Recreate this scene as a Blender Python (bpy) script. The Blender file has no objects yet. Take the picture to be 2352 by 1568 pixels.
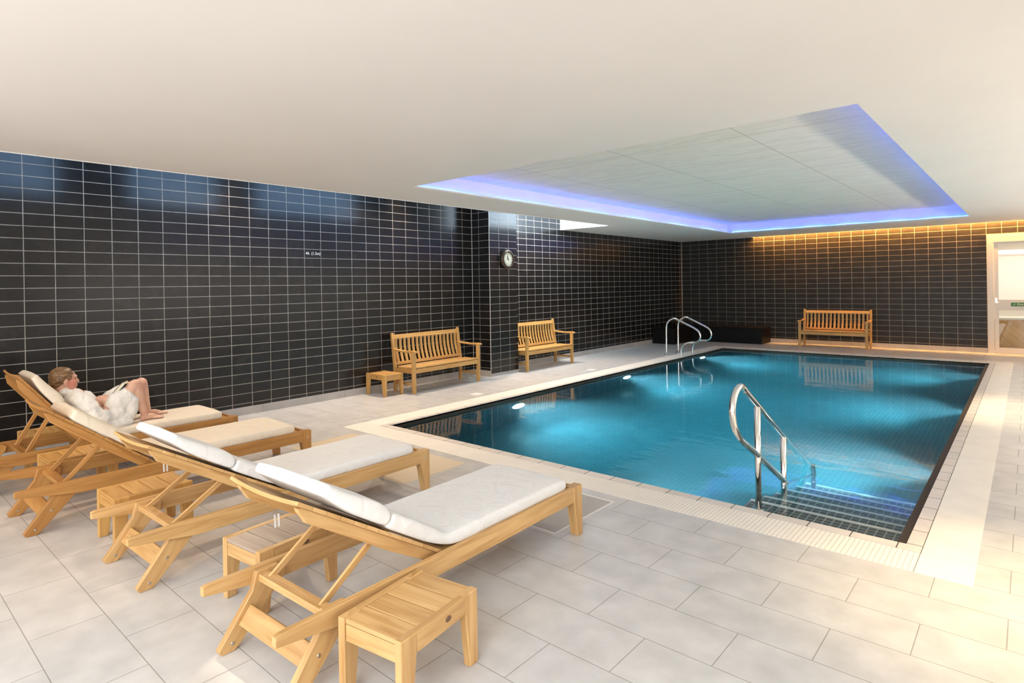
import bpy, bmesh, math, random
from mathutils import Vector, Matrix
random.seed(7)
PI = math.pi
C = bpy.context.scene.collection
SC = bpy.context.scene

# ------------------------------------------------------------------ camera
YAW, PITCH, ROLL, F_PX, V0 = 0.716183, -0.002274, -0.015946, 1366.104, 657.606
H = 1.5367
Fw = Vector((-math.sin(YAW), math.cos(YAW), 0)); Rt = Vector((math.cos(YAW), math.sin(YAW), 0)); Up = Vector((0, 0, 1))
F2 = Fw*math.cos(PITCH)+Up*math.sin(PITCH); U2 = Up*math.cos(PITCH)-Fw*math.sin(PITCH)
R3 = Rt*math.cos(ROLL)+U2*math.sin(ROLL); U3 = U2*math.cos(ROLL)-Rt*math.sin(ROLL)
cd = bpy.data.cameras.new('camera'); cam = bpy.data.objects.new('camera', cd); C.objects.link(cam)
cd.sensor_width = 36; cd.sensor_fit = 'HORIZONTAL'; cd.lens = F_PX/2352*36
cd.shift_y = (V0-784)/2352; cd.clip_start = .05; cd.clip_end = 200
M = Matrix.Identity(4)
for i in range(3):
    M[i][0] = R3[i]; M[i][1] = U3[i]; M[i][2] = -F2[i]
M[0][3] = 0; M[1][3] = 0; M[2][3] = H
cam.matrix_world = M
SC.camera = cam

# ------------------------------------------------------------------ world, exposure
w = bpy.data.worlds.new('world'); SC.world = w; w.use_nodes = True
w.node_tree.nodes['Background'].inputs[0].default_value = (.8, .85, 1, 1)
w.node_tree.nodes['Background'].inputs[1].default_value = .3
SC.view_settings.view_transform = 'Standard'; SC.view_settings.look = 'None'
SC.view_settings.gamma = 1; SC.view_settings.use_curve_mapping = False
SC.view_settings.exposure = 0.26

XL, YF, XR, YB = -7.268, 15.51, 3.6, -2.6      # walls
ZC, ZT = 2.65, 3.5                             # ceiling, top of the light slot

# ------------------------------------------------------------------ lights
def area(name, loc, d, sx, sy, power, col, spread=180):
    l = bpy.data.lights.new(name, 'AREA'); l.shape = 'RECTANGLE'; l.size = sx; l.size_y = sy
    l.energy = power; l.color = col; l.spread = math.radians(spread)
    o = bpy.data.objects.new(name, l); C.objects.link(o); o.location = loc
    o.rotation_euler = Vector(d).to_track_quat('-Z', 'Y').to_euler(); return o
def spot(name, loc, d, power, col, angle=90, blend=.6, r=.04, mis=True):
    l = bpy.data.lights.new(name, 'SPOT'); l.energy = power; l.color = col
    l.spot_size = math.radians(angle); l.spot_blend = blend; l.shadow_soft_size = r
    if not mis: l.cycles.use_multiple_importance_sampling = False
    o = bpy.data.objects.new(name, l); C.objects.link(o); o.location = loc
    o.rotation_euler = Vector(d).to_track_quat('-Z', 'Y').to_euler(); return o
# broad fill lights added unseen behind the camera to brighten ceiling and floor
area('rear_fill_light', (-2.2, YB+.15, 1.35), (0, 1, .10), 7.5, 2.2, 160, (.99, 1, 1))
area('floor_fill_light', (-.5, -.9, ZC-.02), (0, .15, -1), 2.6, 1.6, 160, (.76, .88, 1))  # overhead fill added for the foreground floor
# soft fill lights added along the right side, out of view
area('side_fill_light', (XR-.1, .6, 1.3), (-1, .1, .10), 5.0, 2.0, 75, (1, .98, .95))
area('side_fill_light_far', (XR-.1, 8.5, 1.2), (-1, 0, .05), 9.0, 1.6, 40, (1, .93, .85))
# warm ceiling downlights beside the pool (right, outside the picture) and over the left end
spot('downlight_near', (.42, 3.60, ZC-.02), (-.10, 0, -1), 330, (1, .72, .36), 58, 1)
spot('downlight_far', (.12, 8.9, ZC-.02), (-.10, 0, -1), 240, (1, .78, .45), 55, 1)
spot('downlight_left', (-5.6, -.6, ZC-.02), (.1, .35, -1), 32, (1, .66, .34), 110, .9)
spot('downlight_left_low', (-4.5, .1, ZC-.02), (-.1, .25, -1), 30, (1, .62, .30), 100, .9)
spot('step_fill_light', (-2.4, 4.14, -.5), (.55, .8, 0), 70, (.80, .93, 1), 150, .8, .05, False)  # unseen underwater fill, added to brighten the pool steps
# upward fill added low on the right to brighten the raised ceiling
area('bay_fill_light', (XR-.15, 8.9, 1.2), (-.72, 0, .70), 10.5, .25, 180, (1, .93, .82), 96)
# warm fill spots added inside the slot to brighten the left deck
for y_, p_ in ((.4, 22), (3.2, 250), (5.7, 310), (8.6, 330)):
    spot('slot_fill_spot', (XL+.18, y_, ZT-.2), (.42, 0, -1), p_, (1, .76, .52), 95, .8, .08)
area('slot_skylight', (XL+.55, 8.9, ZT-.06), (.1, .55, -1), .5, 1.2, 85, (.75, .88, 1))
# lamps under water
for sx, x in ((1, -5.33), (-1, -.62)):
    for y in (6.28, 9.24, 12.45):
        spot('pool_lamp_light', (x, y, -.52), (sx, 0, -.02), 410, (.66, .88, 1), 120, .9, .05, False)

# ------------------------------------------------------------------ materials
def mat(name, col=(.5, .5, .5), rough=.5, metal=0, spec=.5, emit=None, estr=0):
    m = bpy.data.materials.new(name); m.use_nodes = True
    b = m.node_tree.nodes['Principled BSDF']
    b.inputs['Base Color'].default_value = (*col, 1); b.inputs['Roughness'].default_value = rough
    b.inputs['Metallic'].default_value = metal; b.inputs['Specular IOR Level'].default_value = spec
    if emit: b.inputs['Emission Color'].default_value = (*emit, 1); b.inputs['Emission Strength'].default_value = estr
    return m, m.node_tree, b
def N(nt, t, **kw):
    n = nt.nodes.new(t)
    for k, v in kw.items(): setattr(n, k, v)
    return n
def ramp(nt, stops):
    r = N(nt, 'ShaderNodeValToRGB'); e = r.color_ramp.elements
    while len(e) < len(stops): e.new(.5)
    for q, (p, c) in zip(e, stops): q.position = p; q.color = (*c, 1)
    return r
def mixc(nt, fac, a, b, mode='MIX'):
    n = N(nt, 'ShaderNodeMix', data_type='RGBA', blend_type=mode)
    if isinstance(fac, (int, float)): n.inputs[0].default_value = fac
    else: nt.links.new(fac, n.inputs[0])
    for i, q in ((6, a), (7, b)):
        if isinstance(q, tuple): n.inputs[i].default_value = (*q, 1)
        else: nt.links.new(q, n.inputs[i])
    return n.outputs[2]
def noise(nt, vec, scale, detail=4, rough=.5):
    n = N(nt, 'ShaderNodeTexNoise'); n.inputs['Scale'].default_value = scale
    n.inputs['Detail'].default_value = detail; n.inputs['Roughness'].default_value = rough
    if vec is not None: nt.links.new(vec, n.inputs['Vector'])
    return n
def bump(nt, b, h, strength, dist=.01):
    n = N(nt, 'ShaderNodeBump'); n.inputs['Strength'].default_value = strength; n.inputs['Distance'].default_value = dist
    nt.links.new(h, n.inputs['Height']); nt.links.new(n.outputs[0], b.inputs['Normal']); return n

def tile_mat(name, axes, bw, rh, off, mortar, c1, c2, cm, rough, phase=(0, 0), mrough=.8, vary=.3, bumps=.4, spec=.5):
    """tiles laid in real metres on the plane spanned by the two axes (object space = world space)"""
    m, nt, b = mat(name, c1, rough, spec=spec)
    tc = N(nt, 'ShaderNodeTexCoord'); sp = N(nt, 'ShaderNodeSeparateXYZ'); nt.links.new(tc.outputs['Object'], sp.inputs[0])
    cb = N(nt, 'ShaderNodeCombineXYZ')
    for i in range(2):
        a = N(nt, 'ShaderNodeMath', operation='SUBTRACT'); nt.links.new(sp.outputs[axes[i]], a.inputs[0])
        a.inputs[1].default_value = phase[i]; nt.links.new(a.outputs[0], cb.inputs[i])
    br = N(nt, 'ShaderNodeTexBrick', offset=off, offset_frequency=2, squash=1)
    nt.links.new(cb.outputs[0], br.inputs['Vector'])
    br.inputs['Color1'].default_value = (*c1, 1); br.inputs['Color2'].default_value = (*c2, 1); br.inputs['Mortar'].default_value = (*cm, 1)
    br.inputs['Scale'].default_value = 1; br.inputs['Brick Width'].default_value = bw; br.inputs['Row Height'].default_value = rh
    br.inputs['Mortar Size'].default_value = mortar; br.inputs['Mortar Smooth'].default_value = .1; br.inputs['Bias'].default_value = 0
    nz = noise(nt, tc.outputs['Object'], 6, 5)
    r = ramp(nt, [(.3, (1-vary,)*3), (.7, (1+vary*.4,)*3)]); nt.links.new(nz.outputs[0], r.inputs[0])
    col = mixc(nt, 1.0, br.outputs['Color'], r.outputs[0], 'MULTIPLY')
    nt.links.new(col, b.inputs['Base Color'])
    rr = N(nt, 'ShaderNodeMapRange'); nt.links.new(br.outputs['Fac'], rr.inputs[0]); rr.inputs[3].default_value = rough; rr.inputs[4].default_value = mrough
    nt.links.new(rr.outputs[0], b.inputs['Roughness'])
    inv = N(nt, 'ShaderNodeMath', operation='SUBTRACT'); inv.inputs[0].default_value = 1; nt.links.new(br.outputs['Fac'], inv.inputs[1])
    bump(nt, b, inv.outputs[0], bumps, .003)
    return m
TW, TH = .24393, .12
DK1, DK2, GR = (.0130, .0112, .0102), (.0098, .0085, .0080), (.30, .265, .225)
ROWP = .1399
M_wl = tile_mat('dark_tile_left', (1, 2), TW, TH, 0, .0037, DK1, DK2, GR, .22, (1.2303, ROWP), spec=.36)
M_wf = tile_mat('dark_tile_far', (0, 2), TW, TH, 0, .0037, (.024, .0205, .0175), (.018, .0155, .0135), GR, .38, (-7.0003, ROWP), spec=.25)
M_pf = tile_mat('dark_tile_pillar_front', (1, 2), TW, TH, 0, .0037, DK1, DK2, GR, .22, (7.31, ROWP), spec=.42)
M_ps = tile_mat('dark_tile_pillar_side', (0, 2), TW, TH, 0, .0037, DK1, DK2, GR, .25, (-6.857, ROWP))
M_floor = tile_mat('floor_tile', (0, 1), .592, .2905, .5, .0022, (.62, .60, .575), (.59, .57, .55), (.33, .31, .28), .30, (-.976-.296, 3.462-.2905*12), .7, .14, .35, .4)
M_skirt = tile_mat('skirting_tile', (1, 2), .592, 2, 0, .003, (.44, .41, .375), (.42, .39, .36), (.26, .235, .21), .4, (0, -.5), .7, .12, .2)
M_skirtf = tile_mat('skirting_tile_far', (0, 2), .592, 2, 0, .003, (.44, .41, .375), (.42, .39, .36), (.26, .235, .21), .4, (0, -.5), .7, .12, .2)
M_copx = tile_mat('coping_tile_near', (0, 1), .2382, .4, 0, .0035, (.76, .69, .62), (.72, .66, .60), (.10, .08, .06), .35, (-.593, 3.9), .8, .08, .3)
M_copy = tile_mat('coping_tile_side', (0, 1), .4, .2402, 0, .0035, (.76, .69, .62), (.72, .66, .60), (.10, .08, .06), .35, (-.6, 4.099-.2402*4), .8, .08, .3)
M_grx = tile_mat('grating_near', (0, 1), .0265, .6, 0, .0016, (.90, .84, .75), (.90, .84, .75), (.50, .45, .40), .45, (0, 3.6), .8, .05, .6)
M_gry = tile_mat('grating_side', (0, 1), .6, .0265, 0, .0010, (.90, .84, .75), (.90, .84, .75), (.60, .55, .49), .45, (-.5, 0), .8, .05, .5)
M_hatch = tile_mat('access_grating', (0, 1), .012, .012, 0, .0022, (.80, .77, .74), (.80, .77, .74), (.25, .24, .24), .4, (0, 0), .8, .04, .5)
M_panel, nt_, b_ = mat('cream_panel', (.68, .56, .40), .45)
M_mos = tile_mat('pool_mosaic', (0, 1), .05, .05, 0, .0035, (.05, .16, .18), (.045, .145, .165), (.20, .36, .38), .3, (0, 0), .6, .2, .3)
M_pwx = tile_mat('pool_wall_tile_x', (1, 2), TW, TH, 0, .004, (.035, .075, .09), (.03, .065, .08), (.22, .32, .34), .25, (0, ROWP), .6, .2, .3)
M_pwy = tile_mat('pool_wall_tile_y', (0, 2), TW, TH, 0, .004, (.035, .075, .09), (.03, .065, .08), (.22, .32, .34), .25, (0, ROWP), .6, .2, .3)
M_line2, nt_, b_ = mat('plain_coping', (.90, .84, .75), .45)
M_lip, nt_, b_ = mat('pool_lip_tile', (.05, .036, .025), .6, spec=.2)

def plaster(name, col, rough=.75, bs=.04):
    m, nt, b = mat(name, col, rough)
    tc = N(nt, 'ShaderNodeTexCoord'); nz = noise(nt, tc.outputs['Object'], 1.2, 3)
    r = ramp(nt, [(.3, tuple(c*.965 for c in col)), (.7, col)]); nt.links.new(nz.outputs[0], r.inputs[0]); nt.links.new(r.outputs[0], b.inputs['Base Color'])
    n2 = noise(nt, tc.outputs['Object'], 90, 2); bump(nt, b, n2.outputs[0], bs, .002); return m
M_ceil = plaster('ceiling_plaster', (.80, .745, .69))
M_shaft = plaster('shaft_plaster', (.86, .87, .88))
M_white = plaster('wall_paint', (.72, .68, .63))

# board-marked concrete of the raised ceiling: panels and joints in metres
m, nt, b = mat('raised_ceiling_board', (.70, .66, .58), .7); M_slab = m
tc = N(nt, 'ShaderNodeTexCoord'); mp = N(nt, 'ShaderNodeMapping'); nt.links.new(tc.outputs['Object'], mp.inputs[0]); mp.inputs['Scale'].default_value = (1.2, 9, 1)
nz = noise(nt, mp.outputs[0], 3, 6, .6); r = ramp(nt, [(.32, (.72, .65, .54)), (.55, (.83, .76, .635)), (.75, (.86, .79, .665))]); nt.links.new(nz.outputs[0], r.inputs[0])
mp2 = N(nt, 'ShaderNodeMapping'); nt.links.new(tc.outputs['Object'], mp2.inputs[0]); mp2.inputs['Location'].default_value = (1.92, -5.45, 0)
br = N(nt, 'ShaderNodeTexBrick', offset=0); nt.links.new(mp2.outputs[0], br.inputs['Vector']); br.inputs['Scale'].default_value = 1
br.inputs['Brick Width'].default_value = 1.22; br.inputs['Row Height'].default_value = 1.05; br.inputs['Mortar Size'].default_value = .006; br.inputs['Mortar Smooth'].default_value = .6
nt.links.new(mixc(nt, br.outputs['Fac'], r.outputs[0], (.44, .39, .32)), b.inputs['Base Color']); bump(nt, b, nz.outputs[0], .25, .01)

# wood, grain along U of the UV map
def wood(name, a, bcol, c, rough=.42):
    m, nt, b = mat(name, a, rough, spec=.45)
    uv = N(nt, 'ShaderNodeUVMap', uv_map='UVMap'); mp = N(nt, 'ShaderNodeMapping'); nt.links.new(uv.outputs[0], mp.inputs[0]); mp.inputs['Scale'].default_value = (1.1, 13, 1)
    nz = noise(nt, mp.outputs[0], 2.2, 5, .55); nz.inputs['Distortion'].default_value = .6
    r = ramp(nt, [(.28, bcol), (.5, a), (.72, c)]); nt.links.new(nz.outputs[0], r.inputs[0])
    mp2 = N(nt, 'ShaderNodeMapping'); nt.links.new(uv.outputs[0], mp2.inputs[0]); mp2.inputs['Scale'].default_value = (.9, 2.2, 1)
    n2 = noise(nt, mp2.outputs[0], 1.3, 2); r2 = ramp(nt, [(.3, (.80, .76, .70)), (.7, (1.08, 1.08, 1.06))]); nt.links.new(n2.outputs[0], r2.inputs[0])
    nt.links.new(mixc(nt, 1.0, r.outputs[0], r2.outputs[0], 'MULTIPLY'), b.inputs['Base Color'])
    bump(nt, b, nz.outputs[0], .08, .002); return m
M_wood = wood('teak', (.61, .37, .155), (.47, .255, .088), (.69, .45, .205))
M_wood2 = wood('teak_golden', (.60, .335, .105), (.47, .235, .062), (.66, .39, .14))

M_wood4 = wood('darker_teak', (.46, .225, .065), (.34, .150, .038), (.54, .285, .095))
M_wood3 = wood('greyish_teak', (.40, .31, .25), (.33, .25, .20), (.47, .38, .31), .35)  # greyish teak for the top slats of one table
def fabric(name, col, rough=.85):
    m, nt, b = mat(name, col, rough, spec=.2); b.inputs['Sheen Weight'].default_value = .15
    tc = N(nt, 'ShaderNodeTexCoord'); nz = noise(nt, tc.outputs['Object'], 9, 4); n2 = noise(nt, tc.outputs['Object'], 420, 2)
    r = ramp(nt, [(.3, tuple(q*.95 for q in col)), (.7, col)]); nt.links.new(nz.outputs[0], r.inputs[0]); nt.links.new(r.outputs[0], b.inputs['Base Color'])
    ad = N(nt, 'ShaderNodeMath', operation='MULTIPLY_ADD'); nt.links.new(n2.outputs[0], ad.inputs[0]); ad.inputs[1].default_value = .05; nt.links.new(nz.outputs[0], ad.inputs[2])
    nz.inputs['Distortion'].default_value = 1.2; bump(nt, b, ad.outputs[0], .45, .02); return m
M_cush = fabric('white_canvas', (.80, .785, .765)); M_cream = fabric('cream_canvas', (.78, .68, .54)); M_robe = fabric('towelling', (.84, .81, .76))
nt = M_robe.node_tree; b = nt.nodes['Principled BSDF']; tc = N(nt, 'ShaderNodeTexCoord'); mp = N(nt, 'ShaderNodeMapping'); nt.links.new(tc.outputs['Object'], mp.inputs[0]); mp.inputs['Scale'].default_value = (8, 16, 9); mp.inputs['Rotation'].default_value = (.6, .3, .2)
nz = noise(nt, mp.outputs[0], 1.0, 2, .5); nz.inputs['Distortion'].default_value = .9; n2 = noise(nt, tc.outputs['Object'], 260, 2)
ad = N(nt, 'ShaderNodeMath', operation='MULTIPLY_ADD'); nt.links.new(n2.outputs[0], ad.inputs[0]); ad.inputs[1].default_value = .06; nt.links.new(nz.outputs[0], ad.inputs[2]); bump(nt, b, ad.outputs[0], .42, .04)
M_steel, nt_, b_ = mat('polished_steel', (.80, .79, .77), .10, 1)
M_bolt, nt_, b_ = mat('bolt_metal', (.55, .50, .42), .35, 1)
M_black, nt_, b_ = mat('black_board', (.0035, .0025, .0022), .5, spec=.2)
M_bronze, nt_, b_ = mat('aged_bronze', (.085, .055, .035), .38, .7)
M_dial, nt_, b_ = mat('cream_dial', (.72, .66, .50), .5)
M_ink, nt_, b_ = mat('dark_ink', (.03, .025, .02), .5)
M_badge, nt_, b_ = mat('dark_badge', (.16, .09, .05), .5)
M_letter, nt_, b_ = mat('white_lettering', (.82, .80, .76), .5)
M_frame, nt_, b_ = mat('white_door_paint', (.70, .63, .54), .35)
M_green, nt_, b_ = mat('green_sign', (.06, .20, .06), .5)
M_led, nt_, b_ = mat('blue_light', (.1, .2, .9), .5, emit=(.028, .10, 1.0), estr=20)
M_ledw, nt_, b_ = mat('warm_light', (.9, .6, .3), .5, emit=(1.0, .47, .11), estr=700)
M_lens, nt_, b_ = mat('lamp_lens', (.8, .9, 1), .3, emit=(.85, .95, 1), estr=30)
M_gap, nt_, b_ = mat('dark_joint', (.03, .022, .016), .7)
M_line, nt_, b_ = mat('pale_edge_trim', (.62, .57, .50), .4)
# door glass
m, nt, b = mat('door_glass', (.95, .97, .96), .02); M_glass = m
nt.nodes.remove(b); out = nt.nodes['Material Output']
tr = N(nt, 'ShaderNodeBsdfTransparent'); tr.inputs[0].default_value = (.93, .95, .94, 1); gl = N(nt, 'ShaderNodeBsdfGlossy'); gl.inputs['Roughness'].default_value = .02
fr = N(nt, 'ShaderNodeFresnel'); fr.inputs[0].default_value = 1.5; mx = N(nt, 'ShaderNodeMixShader')
nt.links.new(fr.outputs[0], mx.inputs[0]); nt.links.new(tr.outputs[0], mx.inputs[1]); nt.links.new(gl.outputs[0], mx.inputs[2]); nt.links.new(mx.outputs[0], out.inputs[0])
# pool water: refracting surface, teal absorbing and faintly scattering body
m, nt, b = mat('pool_water', (1, 1, 1), 0); M_water = m
nt.nodes.remove(b); out = nt.nodes['Material Output']
gl = N(nt, 'ShaderNodeBsdfGlass'); gl.inputs['Roughness'].default_value = .055; gl.inputs['IOR'].default_value = 1.333; gl.inputs['Color'].default_value = (1, 1, 1, 1)
tc = N(nt, 'ShaderNodeTexCoord'); mp = N(nt, 'ShaderNodeMapping'); nt.links.new(tc.outputs['Object'], mp.inputs[0]); mp.inputs['Scale'].default_value = (1.0, 2.2, 1)
nz = noise(nt, mp.outputs[0], 2.2, 3, .5); bp = N(nt, 'ShaderNodeBump'); bp.inputs['Strength'].default_value = .09; bp.inputs['Distance'].default_value = .03
nt.links.new(nz.outputs[0], bp.inputs['Height']); nt.links.new(bp.outputs[0], gl.inputs['Normal']); nt.links.new(gl.outputs[0], out.inputs['Surface'])
ab = N(nt, 'ShaderNodeVolumeAbsorption'); ab.inputs['Color'].default_value = (.02, .80, .93, 1); ab.inputs['Density'].default_value = .50
vs = N(nt, 'ShaderNodeVolumeScatter'); vs.inputs['Color'].default_value = (.35, .85, 1, 1); vs.inputs['Density'].default_value = .21; vs.inputs['Anisotropy'].default_value = .3
ads = N(nt, 'ShaderNodeAddShader'); nt.links.new(ab.outputs[0], ads.inputs[0]); nt.links.new(vs.outputs[0], ads.inputs[1]); nt.links.new(ads.outputs[0], out.inputs['Volume'])

# ------------------------------------------------------------------ mesh helpers
class MB:
    def __init__(s): s.bm = bmesh.new(); s.uv = s.bm.loops.layers.uv.new('UVMap')
    def _uv(s, faces, grain):
        g = Vector(grain).normalized(); ou, ov = random.uniform(0, 30), random.uniform(0, 30)
        for f in faces:
            v = g.cross(f.normal)
            if v.length < .2: v = g.orthogonal()
            v.normalize()
            gg = g if abs(g.dot(f.normal)) < .9 else g.orthogonal()
            for l in f.loops: l[s.uv].uv = (l.vert.co.dot(gg)+ou, l.vert.co.dot(v)+ov)
    def _fin(s, verts, grain, bev):
        fs = list({f for v in verts for f in v.link_faces})
        if bev:
            es = list({e for v in verts for e in v.link_edges})
            r = bmesh.ops.bevel(s.bm, geom=es, offset=bev, segments=1, affect='EDGES', profile=.5)
            vs = {v for v in verts if v.is_valid} | {v for v in r['verts'] if v.is_valid}
            fs = list({f for v in vs for f in v.link_faces})
        for f in fs: f.normal_update()
        s._uv(fs, grain)
    def hull(s, pts8, grain, bev=0.0):
        """8 points: bottom ring 0-3, top ring 4-7"""
        v = [s.bm.verts.new(p) for p in pts8]
        for q in ((3, 2, 1, 0), (4, 5, 6, 7), (0, 1, 5, 4), (1, 2, 6, 5), (2, 3, 7, 6), (3, 0, 4, 7)): s.bm.faces.new([v[i] for i in q])
        s._fin(v, grain, bev)
    def box(s, a, b, grain=(0, 1, 0), bev=0.0):
        x0, y0, z0 = (min(a[i], b[i]) for i in range(3)); x1, y1, z1 = (max(a[i], b[i]) for i in range(3))
        s.hull([(x0, y0, z0), (x1, y0, z0), (x1, y1, z0), (x0, y1, z0), (x0, y0, z1), (x1, y0, z1), (x1, y1, z1), (x0, y1, z1)], grain, bev)
    def bar(s, p, q, wd, ht, up=(0, 0, 1), bev=0.0):
        """square bar from p to q, wd across, ht along up"""
        p, q = Vector(p), Vector(q); d = (q-p).normalized(); u = Vector(up); u = (u-d*u.dot(d)).normalized(); r = d.cross(u)
        c = [(-1, -1), (1, -1), (1, 1), (-1, 1)]
        s.hull([p+r*(a*wd/2)+u*(b*ht/2) for a, b in c]+[q+r*(a*wd/2)+u*(b*ht/2) for a, b in c], d, bev)
    def prism(s, poly, axis, a0, a1, grain, bev=0.0):
        """polygon in the plane normal to axis (0: y,z  1: x,z  2: x,y), extruded from a0 to a1"""
        def P(t, q):
            if axis == 0: return (t, q[0], q[1])
            if axis == 1: return (q[0], t, q[1])
            return (q[0], q[1], t)
        A = [s.bm.verts.new(P(a0, q)) for q in poly]; B = [s.bm.verts.new(P(a1, q)) for q in poly]
        n = len(poly); s.bm.faces.new(A); s.bm.faces.new(B[::-1])
        for i in range(n): s.bm.faces.new([A[i], B[i], B[(i+1) % n], A[(i+1) % n]])
        bmesh.ops.recalc_face_normals(s.bm, faces=list({f for v in A+B for f in v.link_faces}))
        s._fin(A+B, grain, bev)
    def tube(s, pts, r, n=12, caps=True, rad=None):
        pts = [Vector(p) for p in pts]; rings = []; prev = None
        for i, p in enumerate(pts):
            d = (pts[min(i+1, len(pts)-1)]-pts[max(i-1, 0)]).normalized()
            if prev is None: u = d.orthogonal().normalized()
            else: u = (prev-d*prev.dot(d)).normalized()
            prev = u; v = d.cross(u); rr = rad[i] if rad else r
            rings.append([s.bm.verts.new(p+(u*math.cos(2*PI*k/n)+v*math.sin(2*PI*k/n))*rr) for k in range(n)])
        for a, b in zip(rings, rings[1:]):
            for k in range(n): s.bm.faces.new([a[k], a[(k+1) % n], b[(k+1) % n], b[k]])
        if caps: s.bm.faces.new(rings[0][::-1]); s.bm.faces.new(rings[-1])
    def lathe(s, prof, n=32, mtx=None):
        """profile (r, h) about local z"""
        mtx = mtx or Matrix.Identity(4); rings = []
        for r, h in prof:
            if r < 1e-6: rings.append([s.bm.verts.new(mtx @ Vector((0, 0, h)))])
            else: rings.append([s.bm.verts.new(mtx @ Vector((r*math.cos(2*PI*k/n), r*math.sin(2*PI*k/n), h))) for k in range(n)])
        for a, b in zip(rings, rings[1:]):
            for k in range(n):
                q = [a[k % len(a)], a[(k+1) % len(a)], b[(k+1) % len(b)], b[k % len(b)]]
                q = list(dict.fromkeys(q))
                if len(q) > 2: s.bm.faces.new(q)
    def build(s, name, m, parent=None, smooth=False):
        bmesh.ops.recalc_face_normals(s.bm, faces=s.bm.faces)
        me = bpy.data.meshes.new(name); s.bm.to_mesh(me); s.bm.free(); me.materials.append(m)
        if smooth:
            for p in me.polygons: p.use_smooth = True
        o = bpy.data.objects.new(name, me); C.objects.link(o)
        if parent: o.parent = parent
        return o
def tag(o, label=None, cat=None, group=None, kind=None):
    if label: o['label'] = label
    if cat: o['category'] = cat
    if group: o['group'] = group
    if kind: o['kind'] = kind
    return o
def struct(o): o['kind'] = 'structure'; return o
def empty(name, loc, rz=0, label=None, cat=None, group=None):
    o = bpy.data.objects.new(name, None); C.objects.link(o); o.location = loc; o.rotation_euler = (0, 0, rz); o.empty_display_size = .1
    return tag(o, label, cat, group)
def copy_tree(o, parent=None, label=None):
    c = o.copy(); C.objects.link(c)
    if parent: c.parent = parent
    if label: c['label'] = label
    for ch in list(o.children): copy_tree(ch, c)
    return c
def boxes(name, lst, m, parent=None):
    b = MB()
    for a, q in lst: b.box(a, q)
    return b.build(name, m, parent)
def smooth_pts(pts, n=6, closed=False):
    """Catmull-Rom"""
    P = [Vector(p) for p in pts]; out = []
    for i in range(len(P)-1):
        p0 = P[max(i-1, 0)]; p1 = P[i]; p2 = P[i+1]; p3 = P[min(i+2, len(P)-1)]
        for k in range(n):
            t = k/n
            out.append(.5*((2*p1)+(p2-p0)*t+(2*p0-5*p1+4*p2-p3)*t*t+(-p0+3*p1-3*p2+p3)*t**3))
    out.append(P[-1]); return out
def fillet(pts, rads, n=8):
    """polyline with rounded corners"""
    P = [Vector(p) for p in pts]; out = [P[0]]
    for i in range(1, len(P)-1):
        a = (P[i-1]-P[i]).normalized(); b = (P[i+1]-P[i]).normalized(); ang = a.angle(b); r = rads[i-1]
        t = min(r/math.tan(ang/2), .49*(P[i-1]-P[i]).length, .49*(P[i+1]-P[i]).length); p = P[i]+a*t; q = P[i]+b*t
        for k in range(n+1):
            u = k/n; out.append((1-u)**2*p+2*u*(1-u)*P[i]+u*u*q)
    out.append(P[-1]); return out
def text(name, body, size, loc, mtx3, m, parent=None, ext=.001, align='CENTER'):
    cu = bpy.data.curves.new(name, 'FONT'); cu.body = body; cu.size = size; cu.extrude = ext; cu.align_x = align; cu.align_y = 'CENTER'
    t = bpy.data.objects.new('tmp', cu); C.objects.link(t); dg = bpy.context.evaluated_depsgraph_get()
    me = bpy.data.meshes.new_from_object(t.evaluated_get(dg)); bpy.data.objects.remove(t)
    me.transform(Matrix.Translation(loc) @ mtx3.to_4x4()); me.name = name; me.materials.clear(); me.materials.append(m)
    o = bpy.data.objects.new(name, me); C.objects.link(o)
    if parent: o.parent = parent
    return o
def basis(x, y):
    x = Vector(x); y = Vector(y); z = x.cross(y); return Matrix((x, y, z)).transposed()

# ------------------------------------------------------------------ the room
PX0, PX1, PY0, PY1 = -5.385, -.555, 4.085, 13.63          # pool edge (inside of the coping)
OX0, OX1, OY0, OY1 = -5.74, -.228, 3.715, 13.98           # outer edge of the grating
zf = -.25
struct(boxes('floor', [((XL-.2, YB-.2, zf), (XR+.2, OY0, 0)), ((XL-.2, OY1, zf), (XR+.2, YF+3.4, 0)),
                       ((XL-.2, OY0, zf), (OX0, OY1, 0)), ((OX1, OY0, zf), (XR+.2, OY1, 0))], M_floor))
GY, GX = 3.99, -.478                                      # joint between grating and coping
struct(boxes('trim_1', [((OX0, OY0, zf), (GX, GY, .001)), ((OX0, 13.72, zf), (OX1, OY1, .001))], M_grx))
struct(boxes('trim_9', [((GX+.003, OY0, zf), (OX1, GY-.004, .0012))], M_line2))
struct(boxes('trim_2', [((OX0, GY, zf), (-5.46, 13.72, .0012)), ((GX+.004, GY, zf), (OX1, 13.72, .0012))], M_gry))
struct(boxes('trim_3', [((-5.46, GY+.006, zf), (GX, PY0, .001)), ((-5.46, PY1, zf), (GX, 13.72, .001))], M_copx))
struct(boxes('trim_4', [((-5.46, PY0, zf), (PX0, PY1, .001)), ((PX1, PY0, zf), (GX, PY1, .001))], M_copy))
struct(boxes('trim_5', [((-5.46, GY, zf), (GX+.004, GY+.006, -.004)), ((GX, GY, zf), (GX+.004, 13.72, -.004))], M_gap))
# dark lip just below the coping
ZW = -.040
struct(boxes('trim_6', [((PX0, PY0, -.20), (PX1, PY0+.022, -.020)), ((PX1-.052, PY0, -.20), (PX1, PY1, -.018)),
                        ((PX0, PY0, -.20), (PX0+.012, PY1, -.020)), ((PX0, PY1-.015, -.20), (PX1, PY1, -.020))], M_lip))
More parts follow.
